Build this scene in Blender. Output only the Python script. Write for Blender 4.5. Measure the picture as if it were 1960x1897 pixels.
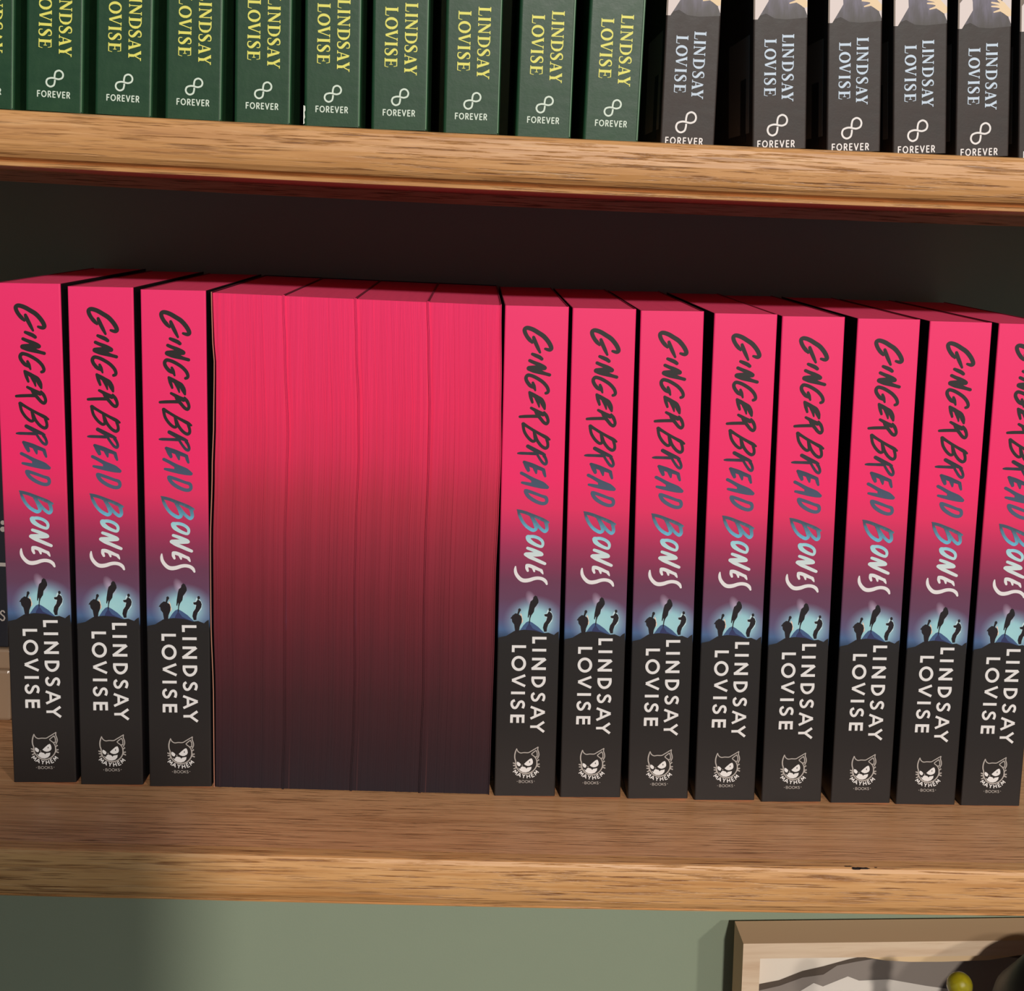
import bpy, bmesh, math, random
import numpy as np
from mathutils import Vector, Matrix
random.seed(7)
for o in list(bpy.data.objects): bpy.data.objects.remove(o)
SC = bpy.context.scene
COL = SC.collection

# ------------------------------------------------------------------ camera
cd = bpy.data.cameras.new('camera'); cam = bpy.data.objects.new('camera', cd); COL.objects.link(cam)
cd.sensor_fit = 'HORIZONTAL'; cd.sensor_width = 36.0
cd.lens = 2560.25/1960*36; cd.shift_x = -32.94/1960; cd.shift_y = -172.31/1960
cd.clip_start = .01; cd.clip_end = 50
X = Vector((.99825, -.03822, .04502)); Y = Vector((-.03905, .14475, .9887)); Z = X.cross(Y)
cam.matrix_world = Matrix(((X.x, Y.x, Z.x, -.00018), (X.y, Y.y, Z.y, -.52532), (X.z, Y.z, Z.z, .23857), (0, 0, 0, 1)))
SC.camera = cam
# ------------------------------------------------------------------ light
w = bpy.data.worlds.new('world'); SC.world = w; w.use_nodes = True
w.node_tree.nodes['Background'].inputs[0].default_value = (.27, .70, 1.0, 1)
w.node_tree.nodes['Background'].inputs[1].default_value = .18
def lamp(name, loc, target, size, watts, col):
    l = bpy.data.lights.new(name, 'AREA'); l.shape = 'DISK'; l.size = size; l.energy = watts; l.color = col
    o = bpy.data.objects.new(name, l); COL.objects.link(o); o.location = loc
    o.rotation_euler = (Vector(target)-Vector(loc)).to_track_quat('-Z', 'Y').to_euler()
    return o
lamp('ceiling_spot', (.38, -2.30, 1.076), (.03, 0, .08), .11, 45, (1, .925, .85))
lamp('second_ceiling_spot', (1.35, -2.15, 1.05), (.05, 0, .05), .12, 18, (1, .92, .84))
SC.view_settings.view_transform = 'Standard'; SC.view_settings.look = 'None'
SC.view_settings.exposure = 0.0; SC.view_settings.gamma = 1.0
SC.view_settings.use_curve_mapping = False

# ------------------------------------------------------------------ helpers
def lin(c):
    r = []
    for v in c:
        v = v/255
        r.append(v/12.92 if v <= .04045 else ((v+.055)/1.055)**2.4)
    return (r[0], r[1], r[2], 1)
def mat(name, base=(200, 200, 200), rough=.5, spec=.5):
    m = bpy.data.materials.new(name); m.use_nodes = True
    b = m.node_tree.nodes['Principled BSDF']
    b.inputs['Base Color'].default_value = lin(base); b.inputs['Roughness'].default_value = rough
    b.inputs['Specular IOR Level'].default_value = spec
    return m, m.node_tree, b
def N(nt, t, **kw):
    n = nt.nodes.new(t)
    for k, v in kw.items(): setattr(n, k, v)
    return n
def L(nt, a, b): nt.links.new(a, b)
def math_(nt, op, a, b=None, c=None):
    n = N(nt, 'ShaderNodeMath', operation=op)
    for i, v in enumerate((a, b, c)):
        if v is None: continue
        if isinstance(v, (int, float)): n.inputs[i].default_value = v
        else: L(nt, v, n.inputs[i])
    return n.outputs[0]
def ramp(nt, fac, stops, interp='LINEAR'):
    n = N(nt, 'ShaderNodeValToRGB'); cr = n.color_ramp; cr.interpolation = interp
    while len(cr.elements) < len(stops): cr.elements.new(.5)
    for e, (p, c) in zip(cr.elements, stops): e.position = p
    for e, (p, c) in zip(sorted(cr.elements, key=lambda e: e.position), stops):
        e.position = p; e.color = lin(c)
    L(nt, fac, n.inputs[0]); return n.outputs[0]
def mix(nt, fac, a, b, mode='MIX'):
    n = N(nt, 'ShaderNodeMix', data_type='RGBA', blend_type=mode)
    for s, v in ((0, fac), (6, a), (7, b)):
        if isinstance(v, (int, float)): n.inputs[s].default_value = v
        elif isinstance(v, tuple): n.inputs[s].default_value = v
        else: L(nt, v, n.inputs[s])
    return n.outputs[2]
def coords(nt, scale=(1, 1, 1), loc=(0, 0, 0), rot=(0, 0, 0)):
    t = N(nt, 'ShaderNodeTexCoord'); m = N(nt, 'ShaderNodeMapping')
    m.inputs['Scale'].default_value = scale; m.inputs['Location'].default_value = loc; m.inputs['Rotation'].default_value = rot
    L(nt, t.outputs['Object'], m.inputs[0]); return m.outputs[0]
def noise(nt, vec, scale=1, detail=4, rough=.55, dist=0):
    n = N(nt, 'ShaderNodeTexNoise'); n.inputs['Scale'].default_value = scale
    n.inputs['Detail'].default_value = detail; n.inputs['Roughness'].default_value = rough
    n.inputs['Distortion'].default_value = dist
    L(nt, vec, n.inputs['Vector']); return n.outputs[0]
def bump(nt, b, h, strength, dist):
    n = N(nt, 'ShaderNodeBump'); n.inputs['Strength'].default_value = strength; n.inputs['Distance'].default_value = dist
    L(nt, h, n.inputs['Height']); L(nt, n.outputs[0], b.inputs['Normal'])
def mesh(name, V, F, mats, parent=None, midx=None, smooth=False):
    me = bpy.data.meshes.new(name); me.from_pydata([tuple(v) for v in V], [], F); me.update()
    for m in (mats if isinstance(mats, (list, tuple)) else [mats]): me.materials.append(m)
    if midx: me.polygons.foreach_set('material_index', midx)
    if smooth: me.polygons.foreach_set('use_smooth', [True]*len(me.polygons))
    o = bpy.data.objects.new(name, me); COL.objects.link(o)
    if parent: o.parent = parent
    return o
def tag(o, label, cat, group=None):
    o['label'] = label; o['category'] = cat
    if group: o['group'] = group
    return o
def empty(name, loc, label, cat, group=None, rot=(0, 0, 0)):
    o = bpy.data.objects.new(name, None); COL.objects.link(o); o.location = loc; o.rotation_euler = rot
    o.empty_display_size = .02
    return tag(o, label, cat, group)
def box(x0, x1, y0, y1, z0, z1):
    V = [(x, y, z) for x in (x0, x1) for y in (y0, y1) for z in (z0, z1)]
    F = [(0, 1, 3, 2), (4, 6, 7, 5), (0, 4, 5, 1), (2, 3, 7, 6), (0, 2, 6, 4), (1, 5, 7, 3)]
    return V, F
def bevbox(name, b, m, parent=None, r=.002, seg=2):
    V, F = box(*b); o = mesh(name, V, F, m, parent)
    bm = bmesh.new(); bm.from_mesh(o.data)
    bmesh.ops.bevel(bm, geom=bm.edges[:], offset=r, segments=seg, affect='EDGES', profile=.5)
    bm.to_mesh(o.data); bm.free(); return o
def lathe(name, prof, m, parent=None, seg=32, cx=0, cy=0):
    V = []; F = []
    for (r, z) in prof:
        for k in range(seg):
            a = 2*math.pi*k/seg; V.append((cx+r*math.cos(a), cy+r*math.sin(a), z))
    for i in range(len(prof)-1):
        for k in range(seg):
            F.append((i*seg+k, i*seg+(k+1) % seg, (i+1)*seg+(k+1) % seg, (i+1)*seg+k))
    return mesh(name, V, F, m, parent, smooth=True)

# ------------------------------------------------------------------ flat print engine (strokes and filled shapes on a spine)
class Print:
    def __init__(s): s.V = []; s.F = []; s.M = []; s.k = 0
    def face(s, pts, m=0, y=0):
        i = len(s.V)
        for p in pts: s.V.append((p[0], y, p[1]))
        s.F.append(tuple(range(i, i+len(pts)))); s.M.append(m)
    def poly(s, pts, m=0, y=0):
        # triangulated so that concave outlines fill cleanly
        from mathutils.geometry import tessellate_polygon
        for t in tessellate_polygon([[Vector((p[0], p[1], 0)) for p in pts]]):
            s.face([pts[k] for k in t], m, y)
    def stroke(s, pts, m=0, y=0, smooth=False, cap=True, closed=False):
        P = [tuple(map(float, p)) for p in pts]; 
        if smooth:
            Q = []; n = len(P)
            for i in range(n-1):
                p0 = np.array(P[i-1] if i > 0 else (P[-2] if closed else P[0])); p1 = np.array(P[i]); p2 = np.array(P[i+1])
                p3 = np.array(P[i+2] if i+2 < n else (P[1] if closed else P[-1]))
                for k in range(4):
                    t = k/4
                    Q.append(tuple(.5*((2*p1)+(-p0+p2)*t+(2*p0-5*p1+4*p2-p3)*t*t+(-p0+3*p1-3*p2+p3)*t**3)))
            Q.append(P[-1]); P = Q
        n = len(P)
        def nrm(a, b):
            dx, dy = b[0]-a[0], b[1]-a[1]; l = math.hypot(dx, dy) or 1e-9
            return (-dy/l, dx/l)
        L_ = []; R_ = []
        for i in range(n):
            if closed and i in (0, n-1): n1 = nrm(P[-2], P[-1]); n2 = nrm(P[0], P[1])
            else:
                n1 = nrm(P[max(i-1, 0)], P[max(i, 1)]) if i > 0 else nrm(P[0], P[1])
                n2 = nrm(P[i], P[i+1]) if i < n-1 else n1
            nx, ny = n1[0]+n2[0], n1[1]+n2[1]; l = math.hypot(nx, ny)
            if l < .3: nx, ny = n2; k = 1
            else:
                nx /= l; ny /= l; k = min(1.6, 1/max(.3, nx*n2[0]+ny*n2[1]))
            h = P[i][2]/2*k
            L_.append((P[i][0]+nx*h, P[i][1]+ny*h)); R_.append((P[i][0]-nx*h, P[i][1]-ny*h))
        for i in range(n-1): s.face([L_[i], L_[i+1], R_[i+1], R_[i]], m, y)
        if cap:
            for i in ((0, n-1) if not closed else ()):
                r = P[i][2]/2
                s.face([(P[i][0]+r*math.cos(a*math.pi/6), P[i][1]+r*math.sin(a*math.pi/6)) for a in range(12)], m, y)
    def ell(s, cx, cz, rx, rz, m=0, y=0, n=20):
        s.face([(cx+rx*math.cos(2*math.pi*k/n), cz+rz*math.sin(2*math.pi*k/n)) for k in range(n)], m, y)
    def build(s, name, mats, parent, y=0):
        # merge overlapping strokes of one ink into a single clean sheet
        from mathutils.geometry import delaunay_2d_cdt
        groups = {}
        for f, m_ in zip(s.F, s.M): groups.setdefault((m_, round(s.V[f[0]][1], 7)), []).append(f)
        V = []; F = []; M = []
        for (m_, yy), fs in groups.items():
            vs = []; fl = []
            for f in fs:
                pts = [(s.V[i][0]*1000, s.V[i][2]*1000) for i in f]
                a = sum(pts[i-1][0]*pts[i][1]-pts[i][0]*pts[i-1][1] for i in range(len(pts)))
                if abs(a) < 1e-7: continue
                if a < 0: pts = pts[::-1]
                fl.append(list(range(len(vs), len(vs)+len(pts)))); vs += [Vector(q) for q in pts]
            es = [(f[i-1], f[i]) for f in fl for i in range(len(f))]
            r = delaunay_2d_cdt(vs, es, [], 0, 1e-5)
            T3 = [(f[0], f[i], f[i+1]) for f in fl for i in range(1, len(f)-1)]
            P2 = np.array([(v.x, v.y) for v in vs]); A_, B_, C_ = (P2[[t[k] for t in T3]] for k in range(3))
            cr = lambda o_, a_, b_: (a_[:, 0]-o_[:, 0])*(b_[:, 1]-o_[:, 1])-(a_[:, 1]-o_[:, 1])*(b_[:, 0]-o_[:, 0])
            sg_ = np.sign(cr(A_, B_, C_))
            def inside(q):
                Q = np.broadcast_to(q, A_.shape)
                return bool(np.any((cr(A_, B_, Q)*sg_ >= 0) & (cr(B_, C_, Q)*sg_ >= 0) & (cr(C_, A_, Q)*sg_ >= 0) & (sg_ != 0)))
            o = len(V); V += [(v.x/1000, yy+y, v.y/1000) for v in r[0]]
            for f in r[2]:
                if inside(np.mean([(r[0][i].x, r[0][i].y) for i in f], axis=0)): F.append(tuple(o+i for i in f)); M.append(m_)
        return mesh(name, V, F, mats, parent, M)

def homography(src, dst):
    A = []
    for (x, y), (u, v) in zip(src, dst):
        A.append([x, y, 1, 0, 0, 0, -u*x, -u*y, -u]); A.append([0, 0, 0, x, y, 1, -v*x, -v*y, -v])
    return np.linalg.svd(np.array(A, float))[2][-1].reshape(3, 3)
PH = .2032; PW = .0252; PD = .135     # the pink paperback: height, thickness, depth
# design coordinates of the printed spine -> metres on the spine
HM = homography([(967.6, 585.2), (1088.3, 587.7), (944.6, 1526), (1063, 1525.4)], [(0, PH), (PW, PH), (0, 0), (PW, 0)])
def d2m(px, py):
    v = HM @ np.array([px, py, 1.0]); return (v[0]/v[2], v[1]/v[2])
MPP = PH/940.0
def sc(pts, ox, oy, k):
    r = []
    for p in pts:
        x, z = d2m(ox+p[0]/k, oy+p[1]/k)
        r.append((x, z) if len(p) == 2 else (x, z, p[2]/k*MPP))
    return r

# upright sans glyphs: strokes in a unit cap-height box, advance width last
def arc(cx, cy, rx, ry, a0, a1, n=10):
    return [(cx+rx*math.cos(math.radians(a0+(a1-a0)*i/n)), cy+ry*math.sin(math.radians(a0+(a1-a0)*i/n))) for i in range(n+1)]
SANS = {
 'A': ([[(0, 0), (.38, 1)], [(.38, 1), (.76, 0)], [(.15, .33), (.61, .33)]], .76),
 'B': ([[(.05, 0), (.05, 1)], [(.05, 1)]+arc(.3, .76, .22, .24, 90, -90)+[(.05, .52)], [(.05, .52)]+arc(.34, .26, .24, .26, 90, -90)+[(.05, 0)]], .58),
 'E': ([[(.05, 0), (.05, 1)], [(.05, 1), (.5, 1)], [(.05, .52), (.45, .52)], [(.05, 0), (.5, 0)]], .52),
 'F': ([[(.05, 0), (.05, 1)], [(.05, 1), (.5, 1)], [(.05, .52), (.44, .52)]], .5),
 'H': ([[(.05, 0), (.05, 1)], [(.65, 0), (.65, 1)], [(.05, .5), (.65, .5)]], .7),
 'K': ([[(.05, 0), (.05, 1)], [(.58, 1), (.07, .45)], [(.22, .6), (.6, 0)]], .6),
 'M': ([[(.05, 0), (.12, 1)], [(.12, 1), (.45, .25)], [(.45, .25), (.78, 1)], [(.78, 1), (.85, 0)]], .9),
 'O': ([arc(.47, .5, .45, .5, 0, 360, 20)], .94),
 'R': ([[(.05, 0), (.05, 1)], [(.05, 1)]+arc(.32, .74, .23, .26, 90, -90)+[(.05, .48)], [(.28, .48), (.58, 0)]], .6),
 'S': ([[(.5, .84), (.4, .97), (.22, .98), (.08, .85), (.1, .68), (.28, .54), (.45, .42), (.52, .25), (.42, .05), (.22, 0), (.05, .14)]], .56),
 'V': ([[(0, 1), (.36, 0)], [(.36, 0), (.72, 1)]], .72),
 'Y': ([[(0, 1), (.33, .5)], [(.66, 1), (.33, .5)], [(.33, .5), (.33, 0)]], .66),
}
def sans_text(pr, txt, x0, z0, width, h, sw, m=0, fn=None, nar=.86):
    adv = [SANS[c][1]*nar for c in txt]; gaps = (width/h-sum(adv))/max(1, len(txt)-1)
    x = 0
    for c, a in zip(txt, adv):
        for st in SANS[c][0]:
            pts = [((x+p[0]*nar)*h+x0, p[1]*h+z0) for p in st]
            if fn: pts = [fn(*p) for p in pts]
            pr.stroke([(p[0], p[1], sw) for p in pts], m, cap=True)
        x += a+gaps
# serif glyphs: (strokes with own widths) drawn in a unit box (s across the letter, t up), widths in cap heights
T, t_ = .25, .085
SERIF = {
 'L': [[(.28, 0, T), (.28, 1, T)], [(.02, .98, t_), (.52, .98, t_)], [(.02, .03, t_), (.92, .03, t_)], [(.90, .02, .07), (.98, .3, .05)]],
 'I': [[(.5, 0, T), (.5, 1, T)], [(.0, .97, t_), (1, .97, t_)], [(.0, .03, t_), (1, .03, t_)]],
 'N': [[(.14, 0, t_), (.14, 1, t_)], [(.14, .95, .24), (.82, .08, .24)], [(.84, .0, t_), (.84, 1, t_)], [(0, .03, t_), (.28, .03, t_)], [(.7, .97, t_), (1, .97, t_)], [(.0, .97, t_), (.2, .97, t_)]],
 'D': [[(.22, 0, T), (.22, 1, T)], [(0, .97, t_), (.5, .97, t_), (.75, .87, .15), (.88, .68, .22), (.9, .5, .26), (.88, .32, .22), (.75, .13, .15), (.5, .03, t_), (0, .03, t_)]],
 'S': [[(.82, .72, .06), (.8, .93, .09), (.5, .98, .11), (.25, .9, .16), (.2, .74, .22), (.45, .56, .27), (.72, .4, .26), (.8, .22, .2), (.65, .06, .13), (.4, .02, .1), (.15, .08, .09), (.12, .3, .06)]],
 'A': [[(.15, 0, t_), (.48, .98, t_)], [(.5, .92, .2), (.82, .03, .26)], [(.28, .33, t_), (.68, .33, t_)], [(0, .03, t_), (.3, .03, t_)], [(.6, .03, t_), (1, .03, t_)]],
 'Y': [[(.16, .97, .24), (.5, .45, .24)], [(.84, .97, t_), (.5, .45, .1)], [(.5, .45, T), (.5, 0, T)], [(0, .97, t_), (.36, .97, t_)], [(.7, .97, t_), (1, .97, t_)], [(.28, .03, t_), (.74, .03, t_)]],
 'O': [[(p[0], p[1], t_+.17*abs(p[0]-.5)/.4) for p in arc(.5, .5, .4, .46, 0, 360, 24)]],
 'V': [[(.16, .97, .24), (.5, .05, .22)], [(.86, .97, t_), (.52, .05, t_)], [(0, .97, t_), (.36, .97, t_)], [(.72, .97, t_), (1, .97, t_)]],
 'E': [[(.24, 0, T), (.24, 1, T)], [(0, .97, t_), (.86, .97, t_)], [(.84, 1, .06), (.92, .72, .05)], [(.24, .51, t_), (.68, .51, t_)], [(.7, .38, .06), (.7, .64, .06)], [(0, .03, t_), (.9, .03, t_)], [(.9, 0, .06), (1, .3, .05)]],
}
def serif_down(pr, glyphs, xa, xb, m=0, k=.82):
    # text reading down the spine: caps point to +x, letters advance to -z.  glyphs: (char, z_top, z_bottom)
    h = xb-xa
    for c, za, zb in glyphs:
        for st in SERIF[c]:
            pr.stroke([(xa+p[1]*h, za+(zb-za)*p[0], p[2]*h*k) for p in st], m, cap=False, smooth=(len(st) > 4 and c in 'S'))

# ------------------------------------------------------------------ materials
def make_oak(name, light=(204, 148, 92), mid=(180, 124, 72), dark=(120, 72, 34), seed=0.0, rough=.42, off=0):
    m, nt, b = mat(name, rough=rough, spec=.45)
    c1 = coords(nt, (10, 190, 190), (seed, seed*3, seed)); n1 = noise(nt, c1, 1.0, 5, .6, .35)
    col = ramp(nt, n1, [(.30, mid), (.52, light), (.72, mid)])
    c2 = coords(nt, (42, 1350, 1350), (seed+2, 0, 0)); n2 = noise(nt, c2, 1.0, 3, .6)
    f2 = math_(nt, 'MULTIPLY', math_(nt, 'SUBTRACT', .47, n2), 7.0)
    f2 = math_(nt, 'MAXIMUM', math_(nt, 'MINIMUM', f2, 1.0), 0.0)
    c3 = coords(nt, (9, 60, 60), (seed, 5, 0)); n3 = noise(nt, c3, 1.0, 2)
    f3 = math_(nt, 'MULTIPLY', f2, math_(nt, 'MAXIMUM', math_(nt, 'MINIMUM', math_(nt, 'MULTIPLY', math_(nt, 'SUBTRACT', n3, .30), 4.5), 1.0), .15))
    col = mix(nt, math_(nt, 'MULTIPLY', f3, .9), col, lin(dark))
    c4 = coords(nt, (30, 760, 760), (seed+7, 1, 3)); n4 = noise(nt, c4, 1.0, 3, .6)
    f4 = math_(nt, 'MAXIMUM', math_(nt, 'MINIMUM', math_(nt, 'MULTIPLY', math_(nt, 'SUBTRACT', n4, .56), 6.0), 1.0), 0.0)
    col = mix(nt, math_(nt, 'MULTIPLY', f4, .35), col, lin((236, 190, 140)))
    c5 = coords(nt, (26, 620, 620), (seed+4, 6, 3)); n5 = noise(nt, c5, 1.0, 3, .65)
    f5 = math_(nt, 'MAXIMUM', math_(nt, 'MINIMUM', math_(nt, 'MULTIPLY', math_(nt, 'SUBTRACT', n5, .60), 7.0), 1.0), 0.0)
    col = mix(nt, math_(nt, 'MULTIPLY', f5, .6), col, lin((130, 80, 40)))
    L(nt, col, b.inputs['Base Color'])
    hgt = math_(nt, 'SUBTRACT', math_(nt, 'MULTIPLY', n1, .6), f3)
    bump(nt, b, hgt, .55, .0004)
    return m
M_oak = make_oak('oak_edge', seed=0.3)
M_oak_top = make_oak('oak_board', (218, 160, 112), (190, 134, 90), (112, 68, 36), seed=4.1, rough=.36)
M_oak2 = make_oak('oak_edge_lower', (212, 157, 100), (186, 128, 74), (126, 74, 34), seed=8.7)
m, nt, b = mat('sage_wall_paint', (142, 154, 132), .75, .3)
n = noise(nt, coords(nt, (1, 1, 1)), 60, 3)
L(nt, mix(nt, math_(nt, 'MULTIPLY', n, .12), lin((142, 154, 132)), lin((120, 134, 116))), b.inputs['Base Color'])
bump(nt, b, noise(nt, coords(nt), 900, 2), .15, .0003); M_wall = m
m, nt, b = mat('floor_carpet', (60, 66, 74), .9)
L(nt, ramp(nt, noise(nt, coords(nt, (2, 30, 2)), 1.0, 4), [(.3, (50, 56, 66)), (.7, (70, 78, 88))]), b.inputs['Base Color']); M_floor = m

def xyz(nt):
    t = N(nt, 'ShaderNodeTexCoord'); s = N(nt, 'ShaderNodeSeparateXYZ'); L(nt, t.outputs['Object'], s.inputs[0]); return s.outputs
def norm(nt, v, a, bb):
    n = N(nt, 'ShaderNodeMapRange'); n.inputs[1].default_value = a; n.inputs[2].default_value = bb; L(nt, v, n.inputs[0]); return n.outputs[0]
# pink paperback cover: printed gradient with the lit scene on the spine
m, nt, b = mat('pink_cover_print', rough=.45, spec=.32)
x, y, z = xyz(nt)
h = norm(nt, z, 0, PH)
H_ = PH
base = ramp(nt, h, [(0, (42, 37, 35)), (.331, (40, 36, 34)), (.335, (50, 66, 90)), (.352, (78, 102, 140)), (.375, (96, 84, 116)), (.415, (104, 66, 90)), (.452, (112, 60, 84)), (.485, (136, 55, 84)),
                    (.522, (166, 52, 88)), (.562, (202, 50, 94)), (.602, (232, 50, 98)), (.66, (246, 44, 104)), (1, (246, 52, 112))])
dx = math_(nt, 'DIVIDE', math_(nt, 'SUBTRACT', x, .0146), .0128)
dz = math_(nt, 'DIVIDE', math_(nt, 'SUBTRACT', z, .0752), .0108)
d = math_(nt, 'SQRT', math_(nt, 'ADD', math_(nt, 'MULTIPLY', dx, dx), math_(nt, 'MULTIPLY', dz, dz)))
front = math_(nt, 'LESS_THAN', y, .0012)
gl = math_(nt, 'MAXIMUM', math_(nt, 'SUBTRACT', 1.0, d), 0.0)
gl = math_(nt, 'MULTIPLY', math_(nt, 'MULTIPLY', math_(nt, 'MINIMUM', math_(nt, 'MULTIPLY', gl, 1.9), 1.0), front), math_(nt, 'GREATER_THAN', z, .0675))
gcol = ramp(nt, d, [(0, (166, 212, 214)), (.40, (158, 204, 210)), (.7, (140, 168, 188)), (1, (128, 128, 156))])
col = mix(nt, gl, base, gcol)
# the pale beam above the middle figure
bx = math_(nt, 'DIVIDE', math_(nt, 'SUBTRACT', math_(nt, 'ADD', x, math_(nt, 'MULTIPLY', math_(nt, 'SUBTRACT', z, .082), .35)), .0142), .0024)
bz = math_(nt, 'DIVIDE', math_(nt, 'SUBTRACT', z, .0835), .0045)
bb_ = math_(nt, 'MAXIMUM', math_(nt, 'SUBTRACT', 1.0, math_(nt, 'SQRT', math_(nt, 'ADD', math_(nt, 'MULTIPLY', bx, bx), math_(nt, 'MULTIPLY', bz, bz)))), 0.0)
col = mix(nt, math_(nt, 'MULTIPLY', math_(nt, 'MULTIPLY', bb_, .75), front), col, lin((200, 178, 200)))
col = mix(nt, math_(nt, 'GREATER_THAN', y, .0007), col, lin((26, 21, 23)))
L(nt, col, b.inputs['Base Color']); M_cover = m
# title lettering ink: black, slate, cyan, white down the spine
m, nt, b = mat('title_ink', rough=.45, spec=.4)
x, y, z = xyz(nt)
u = math_(nt, 'ADD', z, math_(nt, 'MULTIPLY', math_(nt, 'SUBTRACT', x, .0125), .22))
nn = noise(nt, coords(nt, (1, 1, 1)), 420, 3)
u = math_(nt, 'ADD', u, math_(nt, 'MULTIPLY', math_(nt, 'SUBTRACT', nn, .5), .004))
L(nt, ramp(nt, norm(nt, u, .08, .16), [(.0, (236, 226, 222)), (.20, (234, 226, 224)), (.30, (208, 222, 220)), (.365, (172, 214, 218)), (.405, (112, 188, 214)), (.44, (96, 150, 172)),
      (.49, (70, 84, 98)), (.56, (80, 94, 116)), (.72, (66, 76, 96)), (.80, (48, 50, 60)), (.87, (42, 38, 36)), (1, (40, 36, 34))]), b.inputs['Base Color']); M_title = m
M_ground = mat('art_ground', (39, 35, 34), .45, .35)[0]
M_sil = mat('art_silhouette', (36, 30, 32), .45, .35)[0]
M_navy = mat('art_navy', (54, 58, 96), .45, .35)[0]
M_navy2 = mat('art_slate_blue', (70, 92, 130), .45, .35)[0]
M_rim = mat('art_rim', (232, 200, 178), .45, .35)[0]
M_white = mat('white_ink', (231, 225, 221), .45, .35)[0]
M_grayink = mat('grey_ink', (178, 168, 160), .45, .35)[0]
# dyed fore-edge of the turned books
m, nt, b = mat('dyed_page_edges', rough=.72, spec=.22)
x, y, z = xyz(nt)
n1 = noise(nt, coords(nt, (900, 900, 5)), 1.0, 4, .7)
n2 = noise(nt, coords(nt, (240, 240, 2.5), (3, 1, 0)), 1.0, 3, .6)
h = norm(nt, math_(nt, 'ADD', z, math_(nt, 'MULTIPLY', math_(nt, 'SUBTRACT', n2, .5), .02)), 0, PH)
col = ramp(nt, h, [(0, (42, 32, 37)), (.09, (54, 31, 35)), (.19, (70, 33, 37)), (.29, (94, 36, 43)), (.40, (124, 40, 50)), (.50, (156, 46, 62)), (.60, (192, 50, 72)), (.69, (230, 50, 90)), (.78, (246, 50, 98)), (1, (252, 54, 110))])
col = mix(nt, math_(nt, 'MULTIPLY', math_(nt, 'SUBTRACT', 1.0, n1), .55), col, mix(nt, .45, col, lin((20, 8, 14))))
lf = math_(nt, 'MAXIMUM', math_(nt, 'MINIMUM', math_(nt, 'MULTIPLY', math_(nt, 'SUBTRACT', n2, .60), 5.0), 1.0), 0.0)
col = mix(nt, math_(nt, 'MULTIPLY', lf, .28), col, lin((200, 120, 110)))
L(nt, col, b.inputs['Base Color']); bump(nt, b, math_(nt, 'ADD', n1, math_(nt, 'MULTIPLY', n2, .7)), .45, .0003); M_fore = m
m, nt, b = mat('dyed_page_tops', (244, 74, 118), .75, .2)
n1 = noise(nt, coords(nt, (700, 12, 1)), 1.0, 3); L(nt, mix(nt, math_(nt, 'MULTIPLY', n1, .3), lin((248, 80, 124)), lin((196, 56, 92))), b.inputs['Base Color']); M_ptop = m
M_coveredge = mat('cover_cut_edge', (150, 50, 76), .7, .2)[0]
M_paleedge = mat('pale_cut_edge', (180, 122, 100), .7, .2)[0]
M_paper = mat('page_paper', (214, 204, 182), .8, .2)[0]
def cloth_cover(name, base, alt, rough, spec, sc_=160):
    m, nt, b = mat(name, base, rough, spec)
    n1 = noise(nt, coords(nt), sc_, 4, .6)
    L(nt, ramp(nt, n1, [(.32, alt), (.66, base)]), b.inputs['Base Color'])
    n2 = noise(nt, coords(nt, (1, 1, 1.6)), 420, 4, .65)
    bump(nt, b, math_(nt, 'ADD', n1, math_(nt, 'MULTIPLY', n2, .12)), .16, .0005)
    r = N(nt, 'ShaderNodeMapRange'); L(nt, n1, r.inputs[0]); r.inputs[3].default_value = rough-.08; r.inputs[4].default_value = rough+.1
    L(nt, r.outputs[0], b.inputs['Roughness'])
    return m
M_green = cloth_cover('green_cover', (31, 66, 38), (28, 61, 37), .42, .36)
M_greenedge = mat('green_worn_hinge', (88, 124, 88), .45, .5)[0]
M_grey = cloth_cover('charcoal_cover', (57, 47, 43), (49, 42, 38), .46, .26)
M_yellow = mat('yellow_ink', (228, 220, 104), .45, .3)[0]
M_pale = mat('pale_white_ink', (214, 224, 206), .45, .3)[0]
M_ice = mat('ice_blue_ink', (196, 210, 224), .45, .3)[0]
M_cream = mat('art_cream_shirt', (222, 206, 200), .5, .3)[0]
M_skin = mat('art_hand', (234, 204, 164), .5, .3)[0]
m, nt, b = mat('art_dress', (96, 88, 104), .45, .4)
dn = noise(nt, coords(nt, (420, 260, 90)), 1.0, 3); dcol = ramp(nt, dn, [(.35, (74, 66, 74)), (.7, (112, 104, 124))])
dz_ = norm(nt, math_(nt, 'ADD', xyz(nt)[2], math_(nt, 'MULTIPLY', math_(nt, 'SUBTRACT', dn, .5), .006)), .0455, .0520)
L(nt, mix(nt, dz_, lin((53, 45, 41)), dcol), b.inputs['Base Color']); M_dress = m
M_wear = mat('worn_white_card', (220, 222, 210), .8)[0]
M_dark = mat('dark_card', (24, 24, 32), .5)[0]
M_panel = mat('back_cover_panel', (120, 112, 106), .5)[0]

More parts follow.
